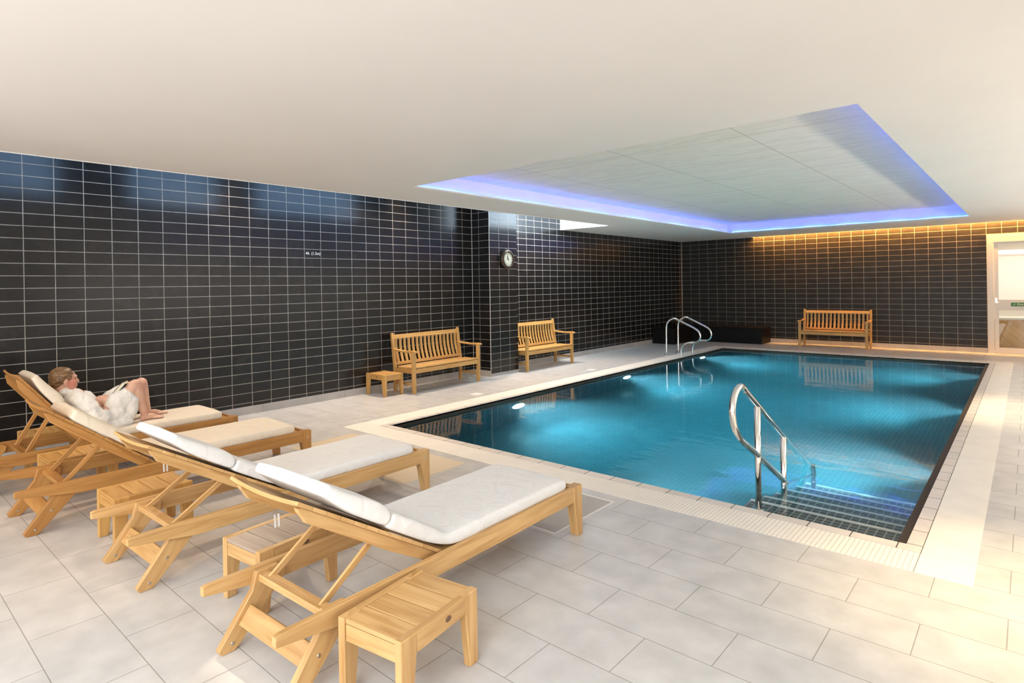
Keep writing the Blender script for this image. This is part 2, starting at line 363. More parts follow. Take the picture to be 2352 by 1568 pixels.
# basin
ZB = -1.25
b = MB(); b.box((PX0-.2, PY0-.2, ZB-.1), (PX1+.2, PY1+.2, ZB)); struct(b.build('pool_floor', M_mos))
struct(boxes('pool_side_wall', [((PX0-.2, PY0-.2, ZB), (PX0, PY1+.2, -.004)), ((PX1, PY0-.2, ZB), (PX1+.07, PY1+.2, -.004))], M_pwx))
struct(boxes('pool_end_wall', [((PX0, PY0-.09, ZB), (PX1, PY0, -.004)), ((PX0, PY1, ZB), (PX1, PY1+.09, -.004))], M_pwy))
# steps down into the pool
st = empty('pool_steps', (0, 0, 0)); st['kind'] = 'structure'
b = MB(); nb = MB()
M_step = tile_mat('step_mosaic', (0, 1), .05, .05, 0, .004, (.045, .05, .05), (.05, .055, .055), (.40, .44, .42), .35, (0, 0), .6, .2, .3)
ZS = [-.11-.159*i for i in range(6)]; YS = [4.436+.2825*i for i in range(6)]
for i in range(6):
    y0 = PY0 if i == 0 else YS[i-1]
    b.box((-1.56, y0, ZB), (PX1-.001, YS[i], ZS[i]))
    nb.box((-1.56, YS[i]-.030, ZS[i]), (PX1-.052, YS[i]+.004, ZS[i]+.004))
b.build('step_block', M_step, st); nb.build('step_nosing', M_letter, st)
# water
b = MB(); b.box((PX0-.01, PY0-.01, ZB-.02), (PX1+.01, PY1+.01, ZW)); wt = b.build('pool_water', M_water)
tag(wt, 'still teal water filling the rectangular swimming pool', 'water', kind='stuff')

struct(boxes('wall_left', [((XL-.2, YB-.2, -.05), (XL, YF+.2, ZT+.1))], M_wl))
struct(boxes('wall_back', [((XL, YB-.2, 0), (XR, YB, ZT+.1))], M_white))
struct(boxes('wall_right', [((XR, YB-.2, 0), (XR+.2, YF+3.4, ZT+.1))], M_white))
DX0, DX1, DZ = -.652, 1.35, 2.407
struct(boxes('wall_far', [((XL, YF, 0), (DX0, YF+.2, 2.90)), ((DX0, YF, DZ), (DX1, YF+.2, 2.90)), ((DX1, YF, 0), (XR, YF+.2, 2.90))], M_wf))
PXF, PYA, PYB_ = -6.857, 7.31, 8.02
pil = empty('wall_pillar', (0, 0, 0)); pil['kind'] = 'structure'
b = MB(); b.box((XL-.05, PYA+.001, 0), (PXF, PYB_, ZT)); b.build('pillar_front', M_pf, pil)
b = MB(); b.box((XL-.05, PYA, 0), (PXF-.001, PYA+.02, ZT)); b.build('pillar_side', M_ps, pil)
b = MB(); b.box((PXF-.004, PYA-.004, .1), (PXF+.003, PYA+.003, ZT)); b.box((XL, PYA-.006, .1), (XL+.006, PYA, ZT)); b.build('pillar_edge_trim', M_line, pil)
struct(boxes('trim_7', [((XL, YF-.006, .1), (XL+.006, YF, ZC))], M_line))
# skirting
struct(boxes('baseboard_left', [((XL, YB, 0), (XL+.012, PYA, .097)), ((XL, PYB_, 0), (XL+.012, YF, .097)), ((PXF, PYA-.012, 0), (PXF+.012, PYB_, .045)), ((XL, PYA-.012, 0), (PXF, PYA, .097))], M_skirt))
struct(boxes('baseboard_far', [((XL, YF-.012, 0), (DX0-.005, YF, .10))], M_skirtf))

# ceiling: main soffit with the raised bay over the pool and the light slot on the left
CX0, CX1, CY0, CY1, SB = -5.17, -.812, 4.29, 13.66, .10
SX, SY = -6.065, 9.90
WS = -5.3
lst = []
def soff(x0, y0, x1, y1, z0=ZC, z1=2.85): lst.append(((x0, y0, z0), (x1, y1, z1)))
a0, a1, b0, b1 = CX0-SB, CX1+SB, CY0-SB, CY1+SB
soff(SX, YB, XR, b0); soff(SX, b0, a0, b1); soff(a1, b0, XR, b1)
soff(SX, b1, WS, YF); soff(WS, b1, XR, YF-.10); soff(WS, YF-.10, XR, YF, 2.80, 2.85)
soff(XL, SY, SX, YF)
for q in ((a0, b0, a1, CY0), (a0, CY1, a1, b1), (a0, CY0, CX0, CY1), (CX1, CY0, a1, CY1)): soff(*q, ZC, ZC+.018)
struct(boxes('ceiling', lst, M_ceil))
struct(boxes('ceiling_raised_bay', [((a0-.05, b0-.05, 2.85), (a1+.05, b1+.05, 2.92))], M_slab))
struct(boxes('trim_8', [((SX-.02, YB, ZC-.004), (SX, SY, ZT+.08)), ((XL+.001, SY-.012, ZC+.002), (SX, SY-.001, ZT+.08)), ((XL, YB, ZT), (SX, SY+.02, ZT+.08))], M_shaft))
M_glow, nt_, b_ = mat('slot_glow', (.7, .8, .9), .5, emit=(.36, .62, 1), estr=5.2)  # emissive panels added on the slot side so the tiles reflect bluish daylight
M_glow2, nt_, b_ = mat('slot_glow_bright', (.8, .9, 1), .5, emit=(.66, .84, 1), estr=10)
for ya, yb, mm, lb in ((1.05, 1.72, M_glow, 'bluish glowing panel added in the ceiling slot above the reclining person'), (2.5, 3.5, M_glow, 'bluish glowing panel added in the ceiling slot above the lounger ends'),
                   (4.1, 5.7, M_glow, 'long bluish glowing panel added in the ceiling slot above the small table'), (7.9, 9.85, M_glow2, 'bright glowing panel added in the ceiling slot beyond the pillar')):
    b = MB(); b.box((SX-.045, ya, 2.665), (SX-.021, yb, ZT-.04)); o = b.build('slot_glow_panel', mm); tag(o, lb, 'glow_panel', 'glowing panels added in the ceiling slot')
# blue light strips lying on the lip of the raised bay
rb = [((a0+.035, b0+.1), (a0+.035, b1-.1), 'left'), ((a0+.1, b1-.035), (a1-.1, b1-.035), 'far'), ((a1-.035, b0+.1), (a1-.035, b1-.1), 'right')]
for (p, q, sd) in rb:
    n = 46; pts = []
    for i in range(n+1):
        t = i/n; wv = .012*math.sin(t*n*.9)+random.uniform(-.006, .006)
        d = (Vector(q)-Vector(p)); nrm = Vector((-d.y, d.x)).normalized()
        xy = Vector(p)+d*t+nrm*wv; pts.append((xy.x, xy.y, ZC+.028+.006*math.sin(t*37)))
    b = MB(); b.tube(smooth_pts(pts, 2), .0075, 8); o = b.build('light_rope', M_led, smooth=True)
    tag(o, {'left': 'blue light rope along the side of the raised ceiling bay nearest the clock', 'far': 'blue light rope along the end of the raised ceiling bay nearest the door',
            'right': 'blue light rope along the right hand side of the raised ceiling bay'}[sd], 'light strip', 'blue light ropes around the raised ceiling bay')
b = MB(); b.box((WS+.02, YF-.098, 2.770), (XR-.02, YF-.080, 2.790)); o = b.build('light_strip', M_ledw)
tag(o, 'warm amber strip light hidden above the far wall tiles', 'light strip')

# door in the far wall with a lit room behind it
dr = empty('door_1', (0, YF, 0)); dr['kind'] = 'structure'
b = MB(); b.box((DX0, -.03, 0), (DX0+.105, .06, DZ), bev=.004); b.box((DX0+.1, -.03, DZ-.16), (DX1, .06, DZ), bev=.004); b.build('door_frame', M_frame, dr)
lf = MB(); x0 = -.54
lf.box((x0, -.015, .02), (x0+.065, .03, 2.25)); lf.box((x0+.065, -.015, 2.21), (.45, .03, 2.25)); lf.box((x0+.065, -.015, .874), (.45, .03, 1.085)); lf.box((x0+.065, -.015, .02), (.45, .03, .118)); lf.box((.45, -.015, .02), (.53, .03, 2.25))
leaf = lf.build('door_leaf', M_frame, dr)
b = MB(); b.box((x0+.065, .005, 1.085), (.45, .012, 2.21)); b.build('upper_pane', M_glass, leaf)
b = MB(); b.box((x0+.065, .005, .118), (.45, .012, .874)); b.build('lower_pane', M_glass, leaf)
b = MB(); b.box((x0+.012, -.03, 1.02), (x0+.042, -.015, 1.12)); b.tube([(x0+.03, -.03, 1.04), (x0+.03, -.06, 1.04), (x0+.075, -.06, 1.035)], .010, 8); b.build('door_handle', M_steel, leaf)
b = MB(); b.box((-.287, -.019, .955), (.12, -.0155, 1.03)); sg = b.build('exit_sign', M_green, leaf)
text('exit_lettering', '\u2713 Fire exit', .06, (-.26, -.021, .992), basis((1, 0, 0), (0, 0, 1)), M_letter, sg, .0008, 'LEFT')
M_rm = plaster('bright_room_paint', (.80, .72, .62))
struct(boxes('wall_behind_door', [((-1.6, YF+3.2, 0), (XR, YF+3.3, 2.9)), ((-1.7, YF+.2, 0), (-1.6, YF+3.3, 2.9)), ((-1.6, YF+.2, 2.6), (XR, YF+3.2, 2.7))], M_rm))
area('room_beyond_light', (0, YF+1.6, 2.55), (0, 0, -1), 1.6, 1.6, 60, (1, .90, .78))
tb = empty('reception_counter', (.25, YF+1.6, 0), .2, 'blurred tan counter seen low through the glass door', 'counter')
b = MB(); b.box((-.9, -.25, 0), (.6, .25, .62)); b.build('counter_body', M_wood2, tb); b = MB(); b.box((-.95, -.3, .62), (.65, .3, .66)); b.build('counter_top', M_frame, tb)

# ------------------------------------------------------------------ markings and floor pieces
t = text('depth_marking', '4ft  (1.2m)', .052, (XL+.001, 4.285, 2.003), basis((0, 1, 0), (0, 0, 1)), M_letter, None, .0006)
tag(t, 'small white depth lettering on the dark left wall tiles', 'lettering')
t = text('deck_lettering', 'Depth  4ft  1.2m', .085, (-5.885, 4.25, .0012), basis((0, 1, 0), (-1, 0, 0)), M_letter, None, .0005)
tag(t, 'faint white lettering on the deck by the left corner of the pool', 'lettering')
for (y, lb) in ((6.02, 'pale square marker tile in the deck in front of the bench nearer the loungers'), (8.95, 'pale square marker tile in the deck in front of the bench beyond the pillar'), (11.9, 'pale square marker tile in the deck at the foot of the far ladder rail')):
    b = MB(); b.box((-6.01, y-.075, 0), (-5.86, y+.075, .0015)); o = b.build('floor_marker', M_letter); tag(o, lb, 'floor marker', 'pale marker tiles along the left deck')
g1 = empty('drain_grate', (-2.56, 3.265, 0), 0, 'pale perforated metal grate under the foot of the nearest lounger', 'drain grate')
b = MB(); b.box((-.325, -.33, -.002), (.325, .33, .0006)); b.build('perforated_plate', M_hatch, g1)
b = MB()
for q in (((-.34, -.35), (.34, -.335)), ((-.34, .335), (.34, .35)), ((-.34, -.335), (-.325, .335)), ((.325, -.335), (.34, .335))): b.box((*q[0], -.002), (*q[1], .0009))
b.build('rim', M_letter, g1)
b = MB(); b.box((-5.40, 2.91, 0), (-3.70, 3.60, .0022)); o = b.build('access_panel', M_panel)
tag(o, 'cream floor panel set in the deck beyond the second lounger from the camera', 'floor panel')
b = MB()
for k in range(19): b.box((-6.93, 5.56+k*.062, 0), (-6.72, 5.56+k*.062+.020, .0012))
M_groove, nt_, b_ = mat('dark_slot', (.22, .19, .16), .7)
o = b.build('floor_drain', M_groove); tag(o, 'slotted drain in the deck under the bench nearer the loungers', 'drain')

# ------------------------------------------------------------------ loungers
LW = .30
def make_lounger(name, ang, ybar, wm, label, loc, rz, hy=.86, L=.88):
    root = empty(name, loc, rz, label, 'sun lounger', 'wooden loungers in a row')
    for s in (-1, 1):
        b = MB(); x0, x1 = s*LW, s*(LW-.028)
        b.prism([(0, .262), (0, .300), (.02, .305), (1.94, .305), (1.94, .213), (.34, .213)], 0, x0, x1, (0, 1, 0), .003); b.build('side_rail', wm, root)
        b = MB(); xa, xb = s*(LW-.001), s*(LW-.056)
        b.prism([(1.915, .306), (2.01, .306), (2.01, 0), (1.962, 0), (1.925, .205)], 0, xa+s*.004, xb, (0, 0, 1), .003)
        l = b.build('leg', wm, root)
        b = MB(); b.lathe([(0, .001), (.008, 0), (.008, -.004)], 12, Matrix.Translation((s*(LW+.004), 1.975, .25)) @ Matrix.Rotation(s*PI/2, 4, 'Y')); b.build('bolt', M_bolt, l)
        b = MB(); xi, xo = s*(LW-.0285), s*(LW-.060)
        lx = [(.055, 0), (.085, -0.0), (.135, .012), (.160, .05), (.300, .225), (.305, .285), (.200, .285), (.150, .215), (.03, .035)]
        lx = [(.06, 0), (.115, 0), (.150, .03), (.345, .235), (.350, .270), (.318, .296), (.215, .296), (.195, .22), (.045, .02)]
        b.prism(lx, 0, xi, xo, (0, .55, .8), .003); l = b.build('leg', wm, root)
        for (yy, zz) in ((.105, .035), (.19, .135)):
            b = MB(); xc = s*(LW-.04425); b.lathe([(0, .0188), (.007, .0182), (.009, .0150), (.009, -.0150), (.007, -.0182), (0, -.0188)], 12, Matrix.Translation((xc, yy, zz)) @ Matrix.Rotation(PI/2, 4, 'Y')); b.build('bolt', M_bolt, l)
    b = MB(); b.bar((-(LW-.061), .165, .130), (LW-.061, .165, .130), .022, .085, (0, .62, .78), .002); b.build('cross_board', wm, root)
    b = MB(); b.box((-(LW-.057), 1.965, .215), (LW-.057, 1.99, .298), (1, 0, 0), .002); b.build('end_rail', wm, root)
    b = MB(); b.box((-(LW-.0288), ybar-.026, .252), (LW-.0288, ybar+.026, .282), (1, 0, 0), .002); b.build('support_bar', wm, root)
    b = MB(); n = 15; y0, y1 = .88, 1.955
    for k in range(n):
        ya = y0+(y1-y0)*k/n; b.box((-(LW-.030), ya, .276), (LW-.030, ya+(y1-y0)/n-.010, .294), (1, 0, 0), .0015)
    b.build('seat_slats', wm, root)
    # backrest, hinged at (.85, .265)
    hz = .262; u = Vector((0, -math.cos(ang), math.sin(ang))); nn = Vector((0, math.sin(ang), math.cos(ang))); o0 = Vector((0, hy, hz))
    for s in (-1, 1):
        bk = MB(); x = s*.222
        e_ = L-.045; P = [(-.02, -.026), (-.02, .020), (e_, .020), (e_+.015, .010), (e_, -.002), (e_-.02, -.010), (e_-.05, -.026), (.45, -.030), (.33, -.034)]
        A = [o0+u*p[0]+nn*p[1] for p in P]
        bk.prism([(q.y, q.z) for q in A], 0, x-s*.014, x+s*.014, u, .002)
        bk.build('backrest_beam', wm, root)
    sl = MB(); ns = 12
    for k in range(ns):
        s0 = .0+L*k/ns; s1 = s0+L/ns-.0022; m_ = 8; lift = lambda s_: 0
        vs = []
        for sv, in ((s0,), (s1,)):
            for hh in (.022, .037):
                for i in range(m_+1):
                    x = -.262+.524*i/m_; sag = .013*(1-(x/.262)**2)
                    vs.append(sl.bm.verts.new(o0+u*sv+nn*(hh-sag+lift(sv))+Vector((x, 0, 0))))
        q = m_+1
        fs = []
        for i in range(m_):
            for a, c in ((0, q), (q*2, q*3), (0, q*2), (q, q*3)): fs.append(sl.bm.faces.new([vs[a+i], vs[a+i+1], vs[c+i+1], vs[c+i]]))
        for e in (0, m_): fs.append(sl.bm.faces.new([vs[e], vs[q+e], vs[3*q+e], vs[2*q+e]]))
        bmesh.ops.recalc_face_normals(sl.bm, faces=fs); sl._uv(fs, (1, 0, 0))
    sl.build('backrest_slats', wm, root)
    at = o0+u*.385+nn*(-.012)
    for s in (-1, 1):
        b = MB(); pb = Vector((s*.192, ybar, .268)); pt = Vector((s*.192, at.y, at.z)); d = (pt-pb).normalized()
        b.bar(pb-d*.004, pt+d*.018, .013, .032, (0, 1, 0), .004); st_ = b.build('strut', wm, root)
        b = MB(); b.lathe([(0, .004), (.008, .003), (.008, 0)], 12, Matrix.Translation((s*.192-s*.0065, at.y, at.z)) @ Matrix.Rotation(-s*PI/2, 4, 'Y')); b.build('bolt', M_bolt, st_)
    return root

def slab(bm_, path, width, hb, n_side=5):
    """soft padded slab swept along path: list of (point, normal, thickness, xshift)"""
    rings = []
    sec = []
    K = 10
    A_ = [-.985, -.93, -.75, -.5, -.25, 0, .25, .5, .75, .93, .985]
    for i in range(K+1): sec.append((A_[i], 1))
    for j in range(1, 4): sec.append((1, 1-2*j/4))
    for i in range(K+1): sec.append((-A_[i], -1))
    for j in range(1, 4): sec.append((-1, -1+2*j/4))
    for (p, n, t, dx, wsc) in path:
        ring = []
        for (a, c) in sec:
            x = a*width/2*wsc; edge = max(0, abs(a)-.84)/.16
            h = c*t/2*(1-.10*edge**2)
            if abs(c) < 1: x += math.copysign(.006*(1-c*c), a)
            if c == 1: h += random.uniform(-.0012, .0012)+.006*(1-a*a)
            ring.append(bm_.verts.new(Vector((x+dx, 0, 0))+p+n*h))
        rings.append(ring)
    m_ = len(sec)
    for a, c in zip(rings, rings[1:]):
        for k in range(m_): bm_.faces.new([a[k], a[(k+1) % m_], c[(k+1) % m_], c[k]])
    bm_.faces.new(rings[0][::-1]); bm_.faces.new(rings[-1])
    return rings
def make_cushion(name, ang, fm, label, loc, rz, puff=.0, pillow=True, length=.80, smax=.80, ties=(), hy=.86, L=.88):
    root = empty(name, loc, rz, label, 'cushion', 'cushions on the loungers')
    u = Vector((0, -math.cos(ang), math.sin(ang))); nn = Vector((0, math.sin(ang), math.cos(ang))); o0 = Vector((0, hy, .262)); dy_ = hy-.86
    T = .072; zc = .295+T/2+.002
    pts = []
    y = 1.875
    pts.append((Vector((0, y, zc)), Vector((0, 0, 1)), T*.55, 0, .985)); pts.append((Vector((0, y-.012, zc)), Vector((0, 0, 1)), T*.9, 0, 1))
    for k in range(13):
        y = 1.85-k*(1.85-.99-dy_)/12; pts.append((Vector((0, y, zc)), Vector((0, 0, 1)), T, 0, 1+.006*math.sin(k*1.3)))
    nv = Vector((0, math.sin(ang/2), math.cos(ang/2)))
    pts.append((Vector((0, .93+dy_, zc+.004)), Vector((0, math.sin(ang*.2), math.cos(ang*.2))), T*.92, 0, 1))
    pts.append((Vector((0, .885+dy_, zc+.012)), nv, T*.72, 0, .99))
    off = .037+T/2+.004
    lift = lambda s_: 0
    for s_ in (.09, .14, .20, .26, .32, .36, .39): pts.append((o0+u*s_+nn*(off+.004), nn, T if s_ > .1 else T*.9, 0, 1+.006*math.sin(s_*30)))
    if not pillow:
        for s_ in (.46, .53, .60, smax-.02): pts.append((o0+u*s_+nn*(off+lift(s_)), nn, T, 0, 1))
        pts.append((o0+u*smax+nn*(off+lift(smax)), nn, T*.6, 0, .985))
    else:
        pts.append((o0+u*.41+nn*(off), nn, T*.5, 0, .97))
    b = MB(); slab(b.bm, pts, .555, 0); o = b.build('pad', fm, root, True)
    sub = o.modifiers.new('sub', 'SUBSURF'); sub.levels = 1; sub.render_levels = 2
    if pillow:
        pp = []; q = o0+u*.405+nn*off
        n0 = .40; kk = (L-.05-n0)/.43
        for (s_, dz, t) in ((n0+.0, .002, .030), (n0+.010, .005, .060), (n0+.05, .010, .080), (n0+.11, .012, .082), (n0+.18, .010, .078), (n0+.25, .010, .068), (n0+.31, .013, .058), (n0+.365, .018, .050), (n0+.378, .019, .047), (n0+.384, .019, .030)):
            pp.append((o0+u*(n0+(s_-n0)*kk)+nn*(off+dz*(1+puff)), nn, t, 0, 1 if t > .03 else .985))
        b = MB(); slab(b.bm, pp, .545, 0); o = b.build('head_pillow', fm, root, True)
        sub = o.modifiers.new('sub', 'SUBSURF'); sub.levels = 1; sub.render_levels = 2
    # piping along the upper edge of the seat pad
    b = MB(); x = .272
    line = [(-x, .96+dy_, zc+T*.33), (-x, 1.86, zc+T*.33), (x, 1.86, zc+T*.33), (x, .96+dy_, zc+T*.33)]
    b.tube(fillet(line, [.03, .03]), .0035, 8); b.build('piping', fm, root, True)
    for (x, y, z0, z1) in ties:
        b = MB()
        for d in (0, .018): b.bar((x, y+d, z0), (x, y+d+.002, z1), .008, .0018, (1, 0, 0))
        b.build('tie', fm, root)
    return root
LO = [ # x, y tip, rz, angle, bar y, wood, fabric, hinge y, backrest length
    (-2.325, 1.012, math.radians(2.0), math.radians(31), .25, M_wood, M_cush, .845, .868),
    (-3.700, .955, math.radians(1.2), math.radians(30.2), .25, M_wood, M_cush, .862, .885),
    (-5.035, .735, math.radians(0), math.radians(37.8), .27, M_wood4, M_cream, .795, .83),
    (-6.145, .600, math.radians(0), math.radians(52), .40, M_wood4, M_cream, .805, .79)]
LL = ['light wooden lounger nearest the camera, empty', 'wooden lounger second from the camera, its cushion head beside the reclining person\'s feet',
      'golden wooden lounger third from the camera, between the person\'s lounger and the white cushioned ones', 'golden wooden lounger against the dark wall with a person on it']
CL = ['white cushion on the lounger nearest the camera', 'white cushion on the second lounger from the camera', 'cream cushion on the third lounger from the camera',
      'cream cushion on the lounger by the wall, under the person']
TIES = [[(-.288, .33, .50, .44)], [(-.29, .38, .50, .43)], [(-.285, .86, .26, .16)], []]
for i, (x, y, rz, ang, yb, wm, fm, hy_, L_) in enumerate(LO):
    make_lounger('sun_lounger', ang, yb, wm, LL[i], (x, y, 0), rz, hy_, L_)
    make_cushion('lounger_cushion', ang, fm, CL[i], (x, y, .0008), rz, puff=(.4, .4, .1, .1)[i], pillow=(i != 2), smax=.68, ties=TIES[i], hy=hy_, L=L_)

# ------------------------------------------------------------------ side tables
def make_table(wm, tm=None):
    root = empty('side_table', (0, 0, 0)); W_, L_, Z_ = .325, .445, .30
    for sx in (-1, 1):
        for sy in (-1, 1):
            b = MB(); yo = sy*L_/2
            b.prism([(yo, 0), (yo, Z_), (yo-sy*.085, Z_), (yo-sy*.080, .235), (yo-sy*.052, 0)], 0, sx*W_/2, sx*(W_/2-.035), (0, 0, 1), .003); b.build('leg', wm, root)
    for sx in (-1, 1):
        b = MB(); b.box((sx*W_/2, -(L_/2-.082), Z_-.075), (sx*(W_/2-.030), L_/2-.082, Z_-.0005), (0, 1, 0), .002); b.build('side_apron', wm, root)
    for sy in (-1, 1):
        b = MB(); b.box((-(W_/2-.036), sy*(L_/2-.006), Z_-.085), (W_/2-.036, sy*(L_/2-.028), Z_-.022), (1, 0, 0), .002); b.build('end_apron', wm, root)
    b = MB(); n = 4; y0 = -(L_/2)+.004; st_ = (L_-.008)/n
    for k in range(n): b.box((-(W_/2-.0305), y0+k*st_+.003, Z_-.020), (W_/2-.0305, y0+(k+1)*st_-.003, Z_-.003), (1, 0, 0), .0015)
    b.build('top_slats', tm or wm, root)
    b = MB(); b.lathe([(0, .0012), (.013, .0010), (.0145, -.001)], 20, Matrix.Translation((W_/2+.0005, .035, Z_-.038)) @ Matrix.Rotation(PI/2, 4, 'Y') @ Matrix.Diagonal((.8, 1.25, 1, 1))); b.build('badge', M_badge, root)
    return root
tA = make_table(M_wood); tB = make_table(M_wood2)
spots = [(tA, -1.850, 1.487, 8.2, 'small slatted table at the bottom edge of the picture, right of the nearest lounger'),
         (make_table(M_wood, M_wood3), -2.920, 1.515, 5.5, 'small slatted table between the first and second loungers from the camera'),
         (tB, -4.275, 1.315, 1, 'small golden slatted table between the second and third loungers'),
         (None, -5.605, 1.262, 2, 'small golden slatted table beside the seated person\'s lounger, on the camera side'),
         (None, -6.70, 1.315, 0, 'small golden slatted table against the dark wall behind the person\'s lounger'),
         (None, -7.028, 5.245, 90, 'small golden slatted table standing at the end of a bench by the dark wall')]
for i, (src, x, y, r_, lb) in enumerate(spots):
    o = src if src else copy_tree(tA if i == 1 else tB)
    o.location = (x, y, 0); o.rotation_euler = (0, 0, math.radians(r_) if i != 5 else -PI/2); tag(o, lb, 'side table', 'small slatted side tables')

# ------------------------------------------------------------------ benches (local: back at y=0, front at y=-.5, width 1.42)
def make_bench():
    root = empty('garden_bench', (0, 0, 0)); W_ = 1.42; h = W_/2; FY = -.50
    for s in (-1, 1):
        b = MB(); b.box((s*h, FY, 0), (s*(h-.052), FY+.045, .585), (0, 0, 1), .003); b.build('leg', M_wood2, root)
        b = MB(); P = [(-.058, 0), (-.010, 0), (-.010, .36), (.045, .83), (.035, .855), (.010, .850), (-.052, .38)]
        b.prism([(y-.04, z) for y, z in P], 0, s*h, s*(h-.045), (0, 0, 1), .003); b.build('leg', M_wood2, root)
        b = MB(); x = s*(h-.025)
        top = [(FY-.045, .588), (FY-.040, .607), (FY+.03, .615), (FY+.20, .606), (-.06, .625), (-.06, .600), (FY+.20, .583), (FY-.02, .585)]
        b.prism(top, 0, x-.032, x+.032, (0, 1, 0), .004); b.build('armrest', M_wood2, root)
        b = MB(); b.box((s*(h-.014), FY+.045, .115), (s*(h-.036), -.10, .150), (0, 1, 0), .002); b.build('stretcher', M_wood2, root)
        b = MB(); b.box((s*(h-.012), FY+.045, .285), (s*(h-.036), -.10, .345), (0, 1, 0), .002); b.build('side_rail', M_wood2, root)
    b = MB(); b.box((-(h-.053), FY+.004, .285), (h-.053, FY+.028, .350), (1, 0, 0), .002); b.build('front_rail', M_wood2, root)
    b = MB()
    for k in range(6):
        y0 = FY-.008+k*.071; zz = .355+.004*(k < 1)-.010*math.sin(PI*k/6)
        hw = h-.002 if 1 <= k <= 4 else h-.054
        b.box((-hw, y0, zz), (hw, y0+.062, zz+.020), (1, 0, 0), .003)
    b.build('seat_slats', M_wood2, root)
    b = MB(); b.prism([(-.030+.0, .765), (-.005+.0, .765), (.012, .822), (-.014, .828)], 0, -(h-.046), h-.046, (1, 0, 0), .003); b.build('back_top_rail', M_wood2, root)
    b = MB(); b.prism([(-.096, .385), (-.066, .385), (-.060, .425), (-.090, .425)], 0, -(h-.046), h-.046, (1, 0, 0), .002); b.build('back_lower_rail', M_wood2, root)
    n = 16; gap = (2*(h-.046))/(n+.0)
    for k in range(n):
        x = -(h-.046)+gap*(k+.5); b = MB(); pts = []
        for j in range(7):
            t = j/6; z = .418+t*(.772-.418); y = -.080+t*.062+.019*math.sin(PI*t); pts.append((y, z))
        poly = [(y-.006, z) for y, z in pts]+[(y+.006, z) for y, z in pts[::-1]]
        b.prism(poly, 0, x-.021, x+.021, (0, 0, 1)); b.build('back_slat', M_wood2, root)
    return root
bn = make_bench()
# rotate so that local -y (front) looks to +x for the benches on the left wall
BB = [(bn, -7.178, 6.165, 92.0, 'wooden bench by the dark wall next to a small table, clock above to its right'),
      (None, -7.213, 8.800, 90.0, 'wooden bench just beyond the pillar, its near end partly hidden by the pillar'),
      (None, -3.378, 15.345, 0.0, 'wooden bench against the far wall facing the camera across the pool')]
for i, (src, x, y, r_, lb) in enumerate(BB):
    o = src or copy_tree(bn); o.location = (x, y, 0); o.rotation_euler = (0, 0, math.radians(r_)); tag(o, lb, 'bench', 'slatted wooden benches')

# ------------------------------------------------------------------ black corner bench / planter
b = MB(); poly = [(XL+.013, 13.74), (-6.665, 13.74), (-6.665, 14.86), (-4.92, 14.86), (-4.92, YF-.013), (XL+.013, YF-.013)]
root = empty('corner_plinth', (0, 0, 0), 0, 'low black L-shaped plinth in the far corner of the room', 'plinth')
b.prism(poly, 2, .0, .355, (1, 0, 0), .004); b.build('body', M_black, root)
b = MB(); poly2 = [(XL+.013, 13.73), (-6.655, 13.73), (-6.655, 14.85), (-4.91, 14.85), (-4.91, YF-.013), (XL+.013, YF-.013)]
b.prism(poly2, 2, .356, .385, (1, 0, 0), .004); b.build('top_board', M_black, root)

# ------------------------------------------------------------------ wall clock on the pillar
ck = empty('wall_clock', (PXF, 7.715, 1.985), 0, 'round bronze-rimmed wall clock with cream dial on the tiled pillar', 'clock')
RX = Matrix.Rotation(PI/2, 4, 'Y')
b = MB(); b.lathe([(.0, 0), (.125, 0), (.155, .012), (.165, .035), (.160, .060), (.145, .078), (.135, .084), (.122, .082), (.117, .070), (.117, .055), (0, .055)], 48, RX); b.build('case', M_bronze, ck, True)
b = MB(); b.lathe([(0, .060), (.116, .060), (.116, .056)], 48, RX); dl = b.build('dial', M_dial, ck)
for k, s_ in enumerate(['XII', 'I', 'II', 'III', 'IIII', 'V', 'VI', 'VII', 'VIII', 'IX', 'X', 'XI']):
    a = k*PI/6; ux = (0, math.cos(a), -math.sin(a)); uy = (0, math.sin(a), math.cos(a))
    text('numeral', s_, .030, Vector((.061, math.sin(a)*.092, math.cos(a)*.092)), basis(ux, uy), M_ink, dl, .0005)
for nm, a, L_, wd in (('minute_hand', math.radians(-6), .075, .008), ('hour_hand', math.radians(-25), .048, .012)):
    d = Vector((0, math.sin(a), math.cos(a))); b = MB(); b.bar(Vector((.066, 0, 0))-d*.022, Vector((.066, 0, 0))+d*L_, .002, wd, Vector((0, math.cos(a), -math.sin(a)))); b.build(nm, M_ink, ck)
b = MB(); b.lathe([(0, .072), (.008, .072), (.008, .060)], 16, RX); b.tube([(.02, -.018, .163), (.02, -.018, .185), (.02, .018, .185), (.02, .018, .163)], .005, 8); b.build('hanging_loop', M_bronze, ck)

